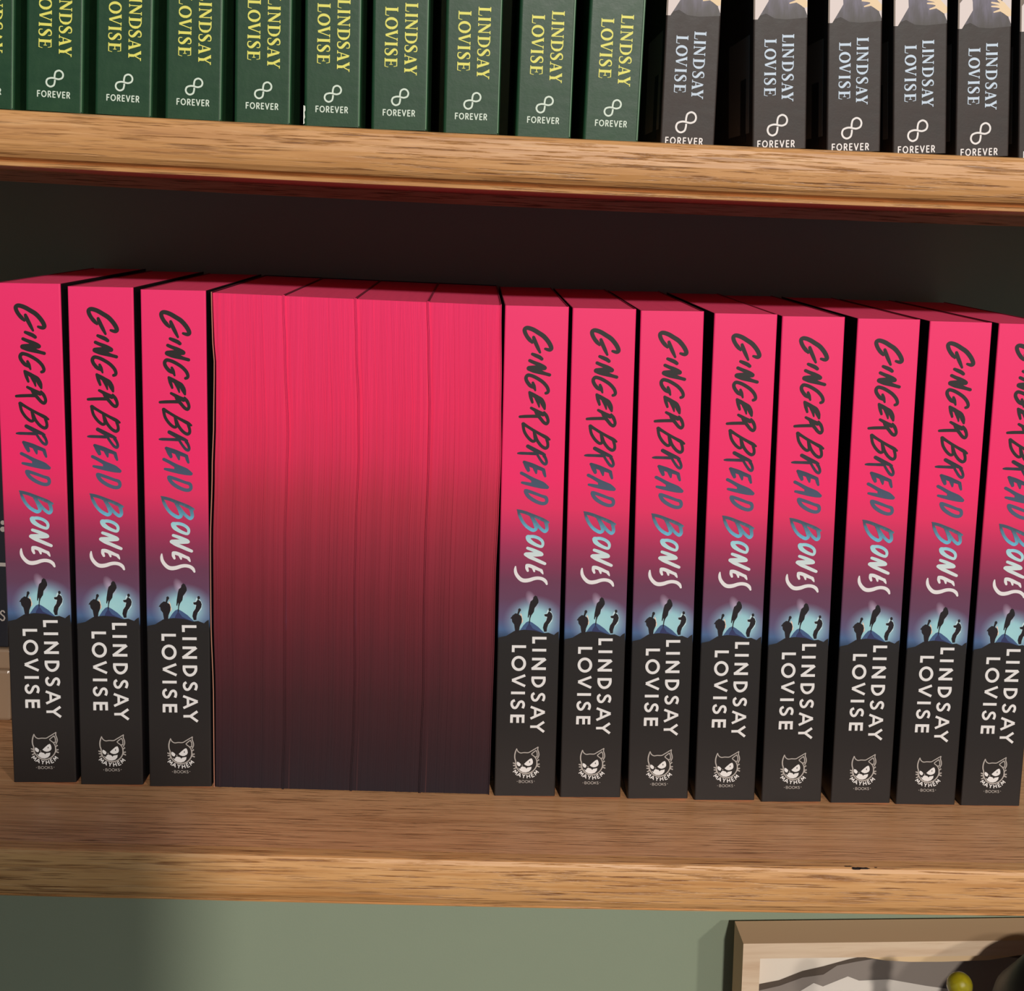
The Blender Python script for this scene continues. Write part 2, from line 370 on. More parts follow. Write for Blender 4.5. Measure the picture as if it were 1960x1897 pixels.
# ------------------------------------------------------------------ shelf geometry
def sag(x, lower=False):
    xx = max(-.36, min(.36, x)); s = -.00148*(1-(xx/.25)**2)
    if lower and xx < -.10: s -= .00035*min(1, (-.10-xx)/.05)
    return s
WY = .14; XL, XR = -.46, .62
def extrude_x(name, prof, mats, parent, z0, x0=XL, x1=XR, n=54, lower=False, closed=True, midx=None, smooth=False):
    V = []; F = []; M = []
    k = len(prof)
    for i in range(n+1):
        x_ = x0+(x1-x0)*i/n
        for (py, pz) in prof: V.append((x_, py, z0+pz+sag(x_, lower)))
    for i in range(n):
        for j in range(k if closed else k-1):
            a = i*k+j; b_ = i*k+(j+1) % k
            F.append((a, b_, b_+k, a+k)); M.append(midx[j] if midx else 0)
    if closed: F.append(tuple(range(k))[::-1]); M.append(0); F.append(tuple(n*k+j for j in range(k))); M.append(0)
    return mesh(name, V, F, mats, parent, M, smooth)
# back wall and floor
V, F = box(-1.6, 1.8, WY, WY+.1, -.67, 1.5); o = mesh('wall_back', V, F, M_wall); o['kind'] = 'structure'
V, F = box(-1.6, 1.8, -3.2, WY, -.72, -.67); o = mesh('floor', V, F, M_floor); o['kind'] = 'structure'
case = empty('bookcase', (0, 0, -.67), 'built-in oak bookcase of thick boards against a sage green wall', 'bookcase')
def child(o): o.location = (0, 0, .67); o.parent = case; return o
YF = -.0557; SE = .0060
edge_prof = [(YF+SE, 0), (YF+.0006, 0), (YF-.0002, -.0003), (YF-.0010, -.0016), (YF-.0017, -.0045), (YF-.0019, -.0080), (YF-.0016, -.0115), (YF-.0008, -.0140), (YF+.0006, -.0157),
             (YF+.0026, -.0165), (YF+.0034, -.0170), (YF+.0012, -.0173), (YF+.0006, -.0176), (YF+.0007, -.0186), (YF+.0010, -.0188), (YF+SE, -.0188)]
edge_prof_low = [(YF+SE, 0), (YF+.0006, 0), (YF-.0002, -.0003), (YF-.0010, -.0016), (YF-.0017, -.0045), (YF-.0020, -.0080), (YF-.0019, -.0115), (YF-.0014, -.0150), (YF-.0003, -.0174),
             (YF+.0008, -.0181), (YF+.0004, -.0183), (YF+.0006, -.0188), (YF+SE, -.0188)]
def shelf(z0, lower, me, mt):
    o = extrude_x('shelf_board', [(WY, 0), (YF+SE, 0), (YF+SE, -.0186), (WY, -.0186)], mt, None, z0, lower=lower); child(o)
    e = extrude_x('edge_strip', edge_prof_low if lower else edge_prof, me, None, z0, lower=lower); e.parent = o
    return o
s_mid = shelf(.0, True, M_oak2, M_oak_top)
s_up = shelf(.26579, False, M_oak, M_oak_top)
s_low = shelf(-.305, False, M_oak, M_oak_top)
# thin support strip where the upper board meets the wall
o = extrude_x('support_strip', [(WY-.009, -.0186), (WY-.009, -.0236), (WY, -.0236), (WY, -.0186)], M_oak_top, None, .26579); child(o)
for xs in (XL-.02, XR):
    o = bevbox('side_panel', (xs, xs+.02, YF+.004, WY, -.67, .62), M_oak_top, None, .0015); child(o)
# knot in the front edge of the middle shelf
pr = Print()
for (cx, cy, rx, ry) in ((.1524, -.0562, .0020, .0011), (.1552, -.0560, .0026, .0008), (.1496, -.0545, .0018, .0004), (.1600, -.0552, .0006, .0003)):
    pr.face([(cx+rx*math.cos(a*.524)*(1+.2*math.sin(a*5)), cy+ry*math.sin(a*.524)*(1+.25*math.cos(a*3))) for a in range(12)])
V = [(v[0], v[2], sag(v[0])+.0001) for v in pr.V]
k_ = mesh('knot', V, [f[::-1] for f in pr.F], mat('knot_black', (26, 18, 16), .6)[0]); k_.parent = s_mid

# ------------------------------------------------------------------ pink paperbacks, spine out
def wrap_path(W_, D, r, flip=False):
    p = [(0, D), (0, r)]+[(r-r*math.cos(a), r-r*math.sin(a)) for a in (.4, .8, 1.2)]+[(r, 0)]
    n_ = 5
    p += [(r+(W_-2*r)*i/n_, 0) for i in range(1, n_)]
    p += [(W_-r, 0)]+[(W_-r+r*math.sin(a), r-r*math.cos(a)) for a in (.4, .8, 1.2)]+[(W_, r), (W_, D)]
    return p
def cover_mesh(name, W_, H, D, t, r, mats, parent, nz=14, zoff=0):
    out = wrap_path(W_, D, r); inn = [(min(max(x_, t), W_-t), max(y_, t)) for x_, y_ in out]
    k = len(out); V = []; F = []; M = []
    for i in range(nz+1):
        z_ = zoff+H*i/nz
        V += [(p[0], p[1], z_) for p in out]+[(p[0], p[1], z_) for p in inn]
    s_ = 2*k
    for i in range(nz):
        for j in range(k-1):
            a = i*s_+j; F.append((a, a+1, a+1+s_, a+s_)); M.append(0)
            a = i*s_+k+j; F.append((a+1, a, a+s_, a+1+s_)); M.append(1)
        a = i*s_; F.append((a, a+s_, a+s_+k, a+k)); M.append(1)
        a = i*s_+k-1; F.append((a+k, a+k+s_, a+s_, a)); M.append(1)
    for lv, fl in ((0, 1), (nz, 0)):
        for j in range(k-1):
            a = lv*s_+j; q = (a, a+1, a+1+k, a+k); F.append(q if not fl else q[::-1]); M.append(1)
    return mesh(name, V, F, mats, parent, M)

TS = 1897/110
def title_print():
    pr = Print()
    def S(ox, oy, *sts, closed=False):
        for s_ in sts: pr.stroke(sc(s_, ox, oy, TS), smooth=True, closed=closed)
    S(970, 610, [(1270, 960, 80), (1350, 985, 105), (1425, 990, 120), (1465, 940, 135), (1430, 830, 140), (1340, 690, 142), (1210, 550, 145), (1050, 445, 142), (900, 355, 140), (760, 300, 135), (660, 290, 130), (600, 340, 130), (612, 440, 128), (680, 570, 125), (770, 680, 125), (845, 765, 70)],
      [(890, 590, 100), (920, 690, 130), (970, 800, 125), (1030, 930, 115), (1098, 1075, 75)],
      [(850, 1130, 95), (960, 1175, 120), (1080, 1230, 125), (1155, 1285, 110)],
      [(765, 1340, 105), (900, 1400, 112), (1050, 1460, 125), (1180, 1525, 135), (1250, 1575, 140)], [(1250, 1585, 125), (1000, 1575, 165), (740, 1575, 130)],
      [(735, 1590, 150), (900, 1650, 165), (1080, 1700, 150), (1250, 1755, 112), (1410, 1800, 105)])
    S(970, 710, [(1290, 665, 95), (1350, 640, 100), (1368, 570, 105), (1320, 450, 110), (1200, 315, 112), (1050, 210, 112), (900, 130, 112), (780, 90, 110), (700, 88, 115), (645, 150, 112), (650, 240, 115), (710, 345, 118), (790, 430, 120), (880, 490, 80)],
      [(865, 330, 85), (900, 440, 115), (945, 575, 60)],
      [(755, 635, 80), (880, 720, 125), (1000, 800, 145), (1130, 890, 165), (1225, 985, 100)], [(765, 650, 100), (800, 800, 110), (850, 965, 80)],
      [(980, 830, 120), (1035, 950, 110), (1072, 1110, 50)], [(1160, 930, 150), (1215, 1050, 150), (1250, 1175, 75)],
      [(810, 1145, 85), (920, 1205, 105), (1050, 1280, 125), (1200, 1350, 140)],
      [(1235, 1275, 60), (1300, 1380, 110), (1350, 1490, 100), (1360, 1590, 100), (1310, 1655, 105), (1220, 1610, 105), (1120, 1490, 108), (1040, 1390, 118), (970, 1290, 100), (930, 1220, 60)],
      [(440, 1430, 85), (600, 1420, 100), (800, 1415, 102), (1040, 1412, 112)])
    S(970, 790, [(550, 285, 120), (700, 375, 92), (900, 500, 95), (1100, 610, 95), (1300, 720, 115), (1410, 790, 70)],
      [(550, 290, 110), (555, 400, 95), (590, 540, 95), (680, 690, 97), (790, 805, 97), (880, 850, 95), (945, 800, 105), (930, 680, 100), (905, 540, 90)],
      [(950, 640, 80), (990, 780, 95), (1060, 900, 100), (1160, 1010, 100), (1270, 1070, 105), (1345, 1030, 100), (1355, 920, 92), (1320, 780, 100)],
      [(700, 1010, 120), (820, 1075, 130), (950, 1145, 135), (1080, 1205, 125), (1200, 1255, 100), (1270, 1278, 50)],
      [(375, 1240, 55), (470, 1238, 90), (700, 1245, 92), (960, 1250, 105)],
      [(990, 1230, 90), (1040, 1330, 82), (1120, 1455, 85), (1200, 1555, 90), (1280, 1590, 95), (1315, 1530, 90), (1290, 1420, 90), (1230, 1310, 110)])
    S(970, 860, [(580, 320, 100), (700, 375, 135), (850, 430, 145), (1000, 490, 135), (1130, 535, 115), (1215, 575, 110)], [(600, 340, 110), (670, 470, 140), (720, 590, 105)],
      [(930, 490, 150), (960, 600, 110), (975, 680, 60)], [(1215, 570, 110), (1240, 680, 105), (1272, 780, 75)],
      [(490, 680, 105), (620, 745, 105), (760, 825, 115), (900, 905, 135), (1050, 975, 150), (1200, 1050, 160), (1350, 1140, 95)],
      [(510, 990, 80), (650, 1020, 105), (800, 1050, 120), (1000, 1085, 140), (1200, 1115, 150), (1340, 1150, 100)], [(890, 960, 160), (1000, 1020, 190), (1120, 1070, 180)])
    S(970, 860, [(630, 1255, 110), (760, 1285, 105), (950, 1350, 100), (1150, 1425, 95), (1290, 1475, 110), (1325, 1580, 105), (1285, 1655, 110), (1180, 1675, 112), (1030, 1635, 115), (880, 1560, 120), (740, 1460, 120), (655, 1350, 120), (630, 1255, 110)], closed=True)
    S(970, 960, [(350, 160, 40), (450, 205, 100), (620, 250, 100), (800, 322, 108), (1000, 395, 100), (1200, 485, 112), (1380, 570, 70)],
      [(370, 175, 50), (430, 350, 100), (520, 540, 100), (640, 690, 105), (780, 790, 112), (890, 830, 112), (970, 770, 112), (940, 640, 112), (880, 500, 100), (800, 350, 90)],
      [(880, 440, 80), (980, 600, 92), (1080, 730, 100), (1180, 825, 105), (1265, 865, 110), (1325, 800, 110), (1320, 680, 110), (1290, 560, 115)])
    S(970, 960, [(700, 1060, 140), (770, 1042, 110), (900, 1040, 105), (1050, 1090, 100), (1165, 1180, 98), (1195, 1280, 92), (1150, 1365, 90), (1020, 1335, 100), (860, 1255, 120), (740, 1160, 145), (700, 1060, 140)], closed=True)
    S(970, 1030, [(690, 215, 95), (850, 270, 110), (1000, 330, 112), (1120, 385, 115), (1160, 420, 110)], [(1140, 430, 105), (900, 420, 145), (640, 400, 95)],
      [(620, 420, 110), (760, 505, 120), (950, 590, 112), (1130, 670, 110), (1260, 725, 95)],
      [(670, 790, 110), (760, 798, 115), (900, 850, 115), (1050, 915, 100), (1145, 955, 95)], [(665, 800, 100), (665, 880, 100), (695, 965, 75)],
      [(880, 860, 110), (910, 980, 60)], [(1125, 940, 95), (1170, 1010, 80), (1198, 1065, 36)],
      [(290, 830, 45), (282, 920, 85), (300, 1040, 105), (370, 1160, 115), (480, 1260, 125), (600, 1290, 130), (750, 1270, 125), (900, 1222, 115), (1040, 1205, 110), (1180, 1232, 110), (1280, 1305, 105), (1325, 1400, 65)])
    return pr
def author_print():
    pr = Print(); k = 1897/230
    def A(*sts, smooth=False, closed=False, w_=43):
        for s_ in sts: pr.stroke(sc([(a, b_, w_) for a, b_ in s_], 960, 1190, k), smooth=smooth, cap=False, closed=closed)
    A([(713, 213), (486, 213)], [(508, 213), (508, 300)])
    A([(709, 405), (486, 405)])
    A([(690, 549), (483, 549)], [(700, 545), (482, 708)], [(703, 702), (475, 702)])
    A([(697, 850), (476, 850)])
    A([(677, 835), (678, 890), (662, 935), (625, 972), (580, 985), (540, 972), (508, 935), (494, 890), (496, 835)], smooth=True)
    A([(522, 1098), (490, 1120), (484, 1165), (506, 1206), (545, 1212), (577, 1180), (602, 1135), (638, 1112), (668, 1130), (675, 1172), (655, 1222)], smooth=True, w_=40)
    A([(462, 1318), (684, 1403)], [(684, 1403), (458, 1508)], [(535, 1342), (532, 1475)], w_=38)
    A([(453, 1640), (562, 1638)], [(562, 1638), (675, 1560)], [(562, 1638), (674, 1722)], w_=40)
    A([(388, 351), (162, 351)], [(184, 351), (182, 440)])
    A([(271+95*math.cos(a*math.pi/12), 621+100*math.sin(a*math.pi/12)) for a in range(25)], closed=True)
    A([(374, 812), (165, 892)], [(165, 892), (372, 985)], w_=40)
    A([(370, 1096), (147, 1096)])
    A([(208, 1215), (168, 1236), (158, 1285), (182, 1330), (220, 1336), (250, 1302), (278, 1250), (315, 1234), (343, 1255), (349, 1298), (332, 1342)], smooth=True, w_=40)
    A([(362, 1467), (136, 1467)], [(156, 1467), (153, 1580)], [(253, 1467), (252, 1580)], [(340, 1467), (338, 1580)])
    return pr
def emblem_print():
    pr = Print(); k = 1897/90
    def C(s_, m_=0, smooth=True, closed=False, dw=None):
        pts = [(p[0], p[1], p[2] if len(p) > 2 else dw) for p in s_]
        pr.stroke(sc(pts, 960, 1420, k), m_, smooth=smooth, cap=False, closed=closed)
    C([(605, 255, 30), (560, 380, 46), (527, 520, 48), (530, 670, 48), (562, 780, 48), (565, 900, 48), (590, 1010, 46), (640, 1110, 46), (720, 1200, 50), (850, 1270, 52), (980, 1290, 54), (1130, 1265, 52), (1260, 1190, 50), (1360, 1080, 48), (1420, 950, 44), (1430, 800, 44), (1405, 690, 38), (1340, 590, 38), (1215, 490, 36)], 1)
    C([(605, 255, 30), (640, 350, 38), (700, 410, 38), (780, 437, 38), (900, 420, 38), (1080, 420, 38), (1200, 355, 38), (1350, 265, 38), (1490, 175, 30)], 1)
    C([(1490, 175, 30), (1468, 290, 40), (1508, 420, 40), (1512, 540, 40), (1450, 675, 40)], 1)
    for a, b_ in (((1205, 480), (1300, 395)), ((1300, 395), (1405, 318)), ((1400, 318), (1447, 440)), ((1447, 440), (1440, 600)), ((1440, 595), (1340, 590))):
        C([(*a, 38), (*b_, 38)], 1, smooth=False)
    P_ = lambda pts, m_=0: pr.poly(sc(pts, 960, 1420, k), m_)
    P_([(622, 800), (700, 828), (772, 900), (745, 985), (685, 992), (630, 945), (602, 880)])
    # right eye with a slit pupil left open between two halves
    P_([(1215, 652), (1250, 705), (1268, 780), (1268, 850), (1230, 915), (1140, 962), (1135, 850), (1158, 815), (1150, 775), (1135, 765), (1135, 685)])
    P_([(1135, 685), (1135, 765), (1112, 815), (1135, 850), (1140, 962), (1060, 975), (970, 945), (905, 893), (1000, 800)])
    P_([(665, 1050), (740, 1105), (770, 1040), (830, 990), (960, 1030), (1005, 1088), (1040, 1040), (1212, 1008), (1195, 1110), (1110, 1205), (980, 1245), (850, 1232), (740, 1165)])
    P_([(800, 950), (828, 925), (860, 955), (828, 965)], 1)
    for a in (((450, 850), (545, 885)), ((455, 960), (560, 965)), ((475, 1105), (590, 1050)), ((1430, 770), (1520, 705)), ((1440, 905), (1545, 885)), ((1440, 960), (1545, 1010)), ((560, 890), (580, 1050)), ((1432, 760), (1440, 1000))):
        C([(*a[0], 44), (*a[1], 52)], 1, smooth=False)
    # MAYHEM bent round the chin
    cx, cy = 985, 800
    def bend(px, pz):            # px along the arc (deg), pz outward radius (inner cap line at top)
        a = math.radians(px); return (cx+pz*math.sin(a)*1.0, cy+pz*math.cos(a))
    word = 'MAYHEM'; cen = [-44.5, -27, -9, 9, 26, 43]; wid = [15, 13, 12, 12, 10, 15]
    for c, a0, wd in zip(word, cen, wid):
        g, adv = SANS[c]
        for st in g:
            q = []
            for p in st:
                ang = a0+(p[0]/adv-.5)*wd; rad = 690-(p[1])*155
                q.append((*bend(ang, rad), 34))
            C(q, 0, smooth=False)
    bk = 'BOOKS'; xs = [(690, 775), (808, 925), (950, 1067), (1092, 1170), (1192, 1265)]
    for c, (xa, xb) in zip(bk, xs):
        g, adv = SANS[c]
        for st in g: C([(xa+p[0]/adv*(xb-xa), 1676-p[1]*104, 17) for p in st], 1, smooth=False)
    for xx, yy in ((625, 1622), (1325, 1605)): P_([(xx-18, yy), (xx, yy-18), (xx+18, yy), (xx, yy+18)], 1)
    return pr
def art_print():
    pr = Print(); k = 1960/190
    P_ = lambda pts, m_, y=0: pr.poly(sc(pts, 930, 1080, k), m_, y)
    P_([(858, 1060), (930, 1100), (1040, 1180), (1160, 1300), (640, 1300), (740, 1150), (800, 1085)], 3, 0)
    P_([(858, 1100), (930, 1210), (1150, 1310), (760, 1310), (800, 1190)], 2, -.00001)
    P_([(245, 1395), (400, 1362), (500, 1300), (560, 1262), (760, 1235), (960, 1250), (1140, 1300), (1240, 1290), (1350, 1335), (1400, 1290), (1445, 1265), (1445, 1500), (240, 1500)], 0, -.00002)
    P_([(975, 552), (1012, 570), (1040, 640), (1042, 690), (1005, 750), (965, 800), (950, 880), (900, 950), (880, 1010), (868, 1110), (850, 1110), (862, 1000), (870, 930), (855, 955), (842, 1000), (828, 985), (838, 880), (865, 740), (885, 670), (932, 630), (942, 585)], 1, -.00003)
    # thin light rims beside the outer figures
    P_([(690, 900), (712, 950), (722, 1010), (735, 1060), (715, 1105), (695, 1110), (700, 1000), (680, 930)], 4, -.00003)
    P_([(1250, 810), (1215, 850), (1195, 910), (1148, 920), (1160, 975), (1200, 985), (1188, 1050), (1140, 1115), (1180, 1150), (1250, 1130), (1312, 1060), (1330, 960), (1310, 900)], 5, -.000025)
    pts = sc([(665, 842)], 930, 1080, k)[0]; pr.ell(pts[0], pts[1], 27/k*MPP, 33/k*MPP, 1, -.00004)
    P_([(640, 850), (680, 860), (650, 930), (700, 965), (715, 1020), (708, 1090), (668, 1180), (650, 1290), (580, 1290), (558, 1130), (520, 1080), (512, 1020), (483, 1012), (530, 948), (585, 908), (622, 915)], 1, -.00004)
    pts = sc([(1266, 832)], 930, 1080, k)[0]; pr.ell(pts[0], pts[1], 26/k*MPP, 34/k*MPP, 1, -.00004)
    P_([(1250, 860), (1275, 878), (1305, 905), (1322, 960), (1310, 1020), (1270, 1085), (1235, 1130), (1212, 1200), (1205, 1270), (1155, 1275), (1130, 1195), (1150, 1110), (1195, 1050), (1215, 975), (1165, 965), (1155, 925), (1215, 915)], 1, -.00004)
    return pr
m, nt, b = mat('art_pale_rim', (196, 220, 224), .45, .35); M_rim2 = m

P_title, P_author, P_emblem, P_art = title_print(), author_print(), emblem_print(), art_print()
proto = {}
def spine_book(loc, lean, label, group, first=None):
    r = empty('paperback', loc, label, 'book', group, (0, -lean, 0))
    if not proto:
        c = cover_mesh('cover', PW, PH, PD, .00035, .0006, [M_cover, M_coveredge], r)
        V, F = box(.0004, PW-.0004, .0005, PD-.001, .0002, PH-.0003); pb = mesh('page_block', V, F, M_ptop, r)
        a = P_art.build('cover_artwork', [M_ground, M_sil, M_navy, M_navy2, M_rim, M_rim2], r, -.00004)
        t = P_title.build('title_lettering', M_title, r, -.00012)
        au = P_author.build('author_lettering', M_white, r, -.00012)
        e = P_emblem.build('publisher_emblem', [M_white, M_grayink], r, -.00012)
        proto['p'] = [c, pb, a, t, au, e]
    else:
        for ch in proto['p']:
            q_ = ch.copy(); COL.objects.link(q_); q_.parent = r
    return r
SP = [(-.17992, .02703), (-.1529, .0227), (-.12511, .02208), (.01619, .02022), (.04351, .02368), (.07174, .03003), (.09979, .02388), (.12794, .02905), (.1572, .02382), (.18487, .01678)]
SP.append((.2126, .0155))
DZ = [-.00035, -.00030, -.00015, 0, .0001, .00015, .0002, .00005, .0002, .0001, .0001]
where = ['leftmost of the middle row', 'second from the left in the middle row', 'third from the left, touching the turned books',
         'first to the right of the turned books', 'second to the right of the turned books', 'third to the right of the turned books', 'fourth to the right of the turned books',
         'fifth to the right of the turned books', 'third from the right end of the middle row', 'second from the right end of the middle row', 'last at the right end, cut by the picture edge']
for i, ((x_, ln), wh) in enumerate(zip(SP, where)):
    spine_book((x_, 0, sag(x_)+max(DZ[i], -.0006)+.0002), ln, 'pink and black paperback, '+wh, 'pink and black paperbacks standing spine out')

# ------------------------------------------------------------------ four paperbacks turned fore-edge out
def interp(tab, t):
    for (a, va), (b_, vb) in zip(tab, tab[1:]):
        if t <= b_:
            k = (t-a)/(b_-a); k = k*k*(3-2*k); return va+(vb-va)*k
    return tab[-1][1]
BT = [[(0, 0), (.08, 2), (.14, 6), (.25, 5), (.35, 2), (.5, -2), (.65, -2), (.8, 1), (1, 0)],
      [(0, 0), (.12, 4), (.27, 10), (.36, 8), (.48, 4.6), (.7, 4.4), (.88, 4), (1, 0)],
      [(0, 0), (.08, 3), (.22, 8.7), (.31, 10), (.45, 6), (.58, 4.2), (.75, 6.5), (.86, 5), (1, 0)],
      [(0, 0), (.09, 4), (.22, 7.6), (.33, 7.2), (.48, 4), (.6, 3.2), (.78, 5), (.9, 2.2), (1, 0)],
      [(0, 0), (.17, 4), (.3, 6.6), (.4, 5), (.55, 2), (.7, 2.8), (.88, 1), (1, 0)]]
PX = [-.09904, -.07086, -.04293, -.01461, .01421]; PL = .01687
zb = [sag(x_)+.0002 for x_ in PX]
TC = .00035
def edge_x(j, z):      # shared boundary j between neighbouring books, at height z above the shelf
    return PX[j]-PL*z+interp(BT[j], 1-z/PH)*.0002
nth = ['leftmost of the four', 'second of the four from the left', 'third of the four from the left', 'rightmost of the four']
for j in range(4):
    z0 = min(zb[j], zb[j+1])+.0003
    r = empty('paperback', (PX[j], 0, z0), 'paperback turned pages out, dyed pink fading to black, '+nth[j], 'book', 'paperbacks turned with dyed page edges out')
    nz = 30
    lx = lambda k_, z, e=0: edge_x(k_, z)-PX[j]
    # page block: narrow leaves bundles with uneven depth
    rnd = random.Random(j+3); nb = 64
    offs = []; o_ = 0
    for q_ in range(nb): o_ = .55*o_+rnd.uniform(-.00016, .00016); offs.append(o_+rnd.uniform(-.00008, .00008))
    if j == 0:
        for q_ in (3, 4, 5, 17, 18, 36, 44): offs[q_] -= .0004
    V = []; F = []; M = []
    cols = []
    for q_ in range(nb): cols += [(q_/nb, offs[q_]), ((q_+.999)/nb, offs[q_])]
    nc = len(cols)
    for i in range(nz+1):
        z = (PH-.0004)*i/nz
        xl = lx(j, z)+TC+(.00003 if j else .0003); xr = lx(j+1, z)-TC-.00003
        wob = .0003*math.sin(z*31+j)
        for (s_, of) in cols:
            amp = 1-.6*abs(2*i/nz-1)
            V.append((xl+(xr-xl)*s_, .0006+of*amp+wob*.2+.00012*(2*s_-1)**8, z))
    for i in range(nz):
        for c_ in range(nc-1):
            a = i*nc+c_; F.append((a, a+1, a+1+nc, a+nc)); M.append(0)
    base_n = len(V)
    # back, sides and top of the block
    for i in range(nz+1):
        z = (PH-.0006)*i/nz+.0002
        xl = lx(j, z)+TC+.00012; xr = lx(j+1, z)-TC-.00012
        V += [(xl, PD-.001, z), (xr, PD-.001, z)]
    for i in range(nz):
        a = base_n+2*i; F.append((a+1, a, a+2, a+3)); M.append(1)
        F.append((a, i*nc, (i+1)*nc, a+2)); M.append(0); F.append((i*nc+nc-1, a+1, a+3, (i+1)*nc+nc-1)); M.append(0)
    F.append(tuple(nz*nc+c_ for c_ in range(nc))+(base_n+2*nz+1, base_n+2*nz)); M.append(1)
    mesh('page_block', V, F, [M_fore, M_ptop], r, M)
    # two covers and the spine at the back
    for side, nm in ((0, 'back_cover'), (1, 'front_cover')):
        V = []; F = []
        for i in range(nz+1):
            z = PH*i/nz; zz = z
            curl = (-.0006 if (j == 0 and side == 0) else 0)*math.sin(math.pi*min(1, z/PH))
            x0 = lx(j+side, z)+(.00006 if side == 0 else -TC-.00006); x1 = x0+TC
            V += [(x0+curl, 0, zz), (x1+curl, 0, zz), (x1, PD, zz), (x0, PD, zz)]
        for i in range(nz):
            for c_ in range(4):
                a = i*4+c_; b_ = i*4+(c_+1) % 4; F.append((a, b_, b_+4, a+4))
        F.append((3, 2, 1, 0)); F.append((nz*4, nz*4+1, nz*4+2, nz*4+3))
        MI = [1 if (k_ % 4 == 0 and k_ < nz*4) else (2 if k_ >= nz*4 else 0) for k_ in range(len(F))]
        edge = M_paleedge if (j == 0 and side == 0) else M_fore
        mesh(nm, V, F, [M_cover, edge, M_coveredge], r, MI)
    V, F = box(lx(j, 0)+TC+.0001-.0, lx(j+1, 0)-TC-.0001, PD-.0005, PD, .0002, PH)
    V = [(x_-PL*z_, y_, z_) for x_, y_, z_ in V]
    mesh('spine', V, F, M_cover, r)

# ------------------------------------------------------------------ upper shelf: green and charcoal paperbacks
UH, UD = .2032, .135
def infinity(pr, x0, x1, z0, z1, w_, m_=0):
    cx, cz = (x0+x1)/2, (z0+z1)/2; rx = (x1-x0)*.265; rz = (z1-z0)*.27
    # lower left bowl, crossing, upper right bowl
    U = lambda u, v: (cx+u*(x1-x0)/2, cz+v*(z1-z0)/2)
    loop = [(.05, .10), (-.05, -.02), (-.02, .12), (.0, .45), (.12, .80), (.48, .97), (.82, .82), (.97, .48), (.85, .12), (.5, -.04), (.2, -.02), (-.15, .06), (-.5, .04), (-.85, -.12), (-.97, -.48), (-.82, -.82), (-.48, -.97), (-.12, -.80), (.0, -.45), (.02, -.14)]
    pr.stroke([(*U(*p), w_) for p in loop[2:]], m_, smooth=True, cap=False)
gp = Print()
serif_down(gp, [('L', .0429, .0349), ('I', .0335, .0294), ('N', .0289, .0234+.0002), ('D', .0230, .0193+.0), ('S', .0187, .0158)], .0112, .0154) if False else None
def mmz(cy): return (242-cy/8.25)/5410
for c, a, b_ in (('L', 90, 225), ('I', 248, 302), ('N', 335, 495), ('D', 525, 692), ('S', 708, 836), ('A', 850, 1012), ('Y', 1020, 1168)):
    serif_down(gp, [(c, mmz(a), mmz(b_))], .0112, .01545)
for c, a, b_ in (('L', 160, 295), ('O', 315, 492), ('V', 500, 665), ('I', 682, 740), ('S', 768, 892), ('E', 922, 1058)):
    serif_down(gp, [(c, mmz(a), mmz(b_))], .0044, .0087)
gl_ = Print(); infinity(gl_, .0070, .0128, .0082, .0139, .00058); sans_text(gl_, 'FOREVER', .0041, .0048, .0109, .0019, .00036)
kp = Print()
def mkz(cy): return .0579-cy/31950
for c, a, b_ in (('L', 560, 650), ('I', 666, 700), ('N', 722, 832), ('D', 862, 975), ('S', 1000, 1088), ('A', 1100, 1210), ('Y', 1212, 1316)):
    serif_down(kp, [(c, mkz(a), mkz(b_))], .0105, .0147)
for c, a, b_ in (('L', 612, 705), ('O', 722, 842), ('V', 848, 960), ('I', 985, 1022), ('S', 1045, 1133), ('E', 1160, 1252)):
    serif_down(kp, [(c, mkz(a), mkz(b_))], .0041, .0083)
kl = Print(); infinity(kl, .0054, .0127, .0046, .0121, .00066); sans_text(kl, 'FOREVER', .0019, .0006, .0134, .0022, .00041)
ka = Print()
def KA(pts): return [((p[0]-187)/31950, .0579-p[1]/31950)+((p[2]/31950,) if len(p) > 2 else ()) for p in pts]
UW = .0195
ka.poly(KA([(187, -900), (806, -900), (806, 380), (700, 388), (560, 398), (430, 385), (330, 330), (187, 380)]), 0, 0)
ka.poly(KA([(187, -900), (260, -900), (240, 60), (206, 110), (206, 395), (187, 395)]), 2, -.00001)
ka.poly(KA([(206, 110), (262, 45), (300, -20), (318, -300), (330, -20), (356, 100), (360, 190), (300, 290), (235, 395), (206, 395)]), 1, -.00002)
ka.poly(KA([(718, -20), (760, -300), (806, -300), (806, 350), (780, 290), (768, 250), (705, 190), (700, 100)]), 1, -.00002)
ka.poly(KA([(690, 115), (730, 120), (806, 200), (806, 262), (770, 270), (720, 235), (670, 205), (670, 160)]), 3, -.00003)
for s_ in ([(720, 130, 34), (670, 95, 28), (625, 58, 16)], [(710, 145, 34), (650, 125, 26), (578, 110, 18)], [(700, 165, 34), (640, 155, 24), (578, 152, 16)], [(700, 190, 34), (650, 205, 22), (605, 217, 14)]):
    ka.stroke(KA(s_), 3, -.00003)
M_taupe = mat('art_taupe', (120, 104, 92), .5, .3)[0]
GB = [(-.1791, -.0185, .0193), (-.1559, -.0166, .0185), (-.1325, -.0146, .0189), (-.1087, -.0059, .0191), (-.0851, .0039, .0191), (-.0612, .0113, .0187), (-.0381, .0132, .0191), (-.0132, .0112, .0194), (.0118, .0050, .0190), (.0354, -.0020, .0195)]
KB = [(.0648, .0105), (.0985, .0602), (.1258, .0663), (.1502, .0787), (.1734, .0742), (.1967, .0853)]
UZ = .26579
gproto = {}; kproto = {}
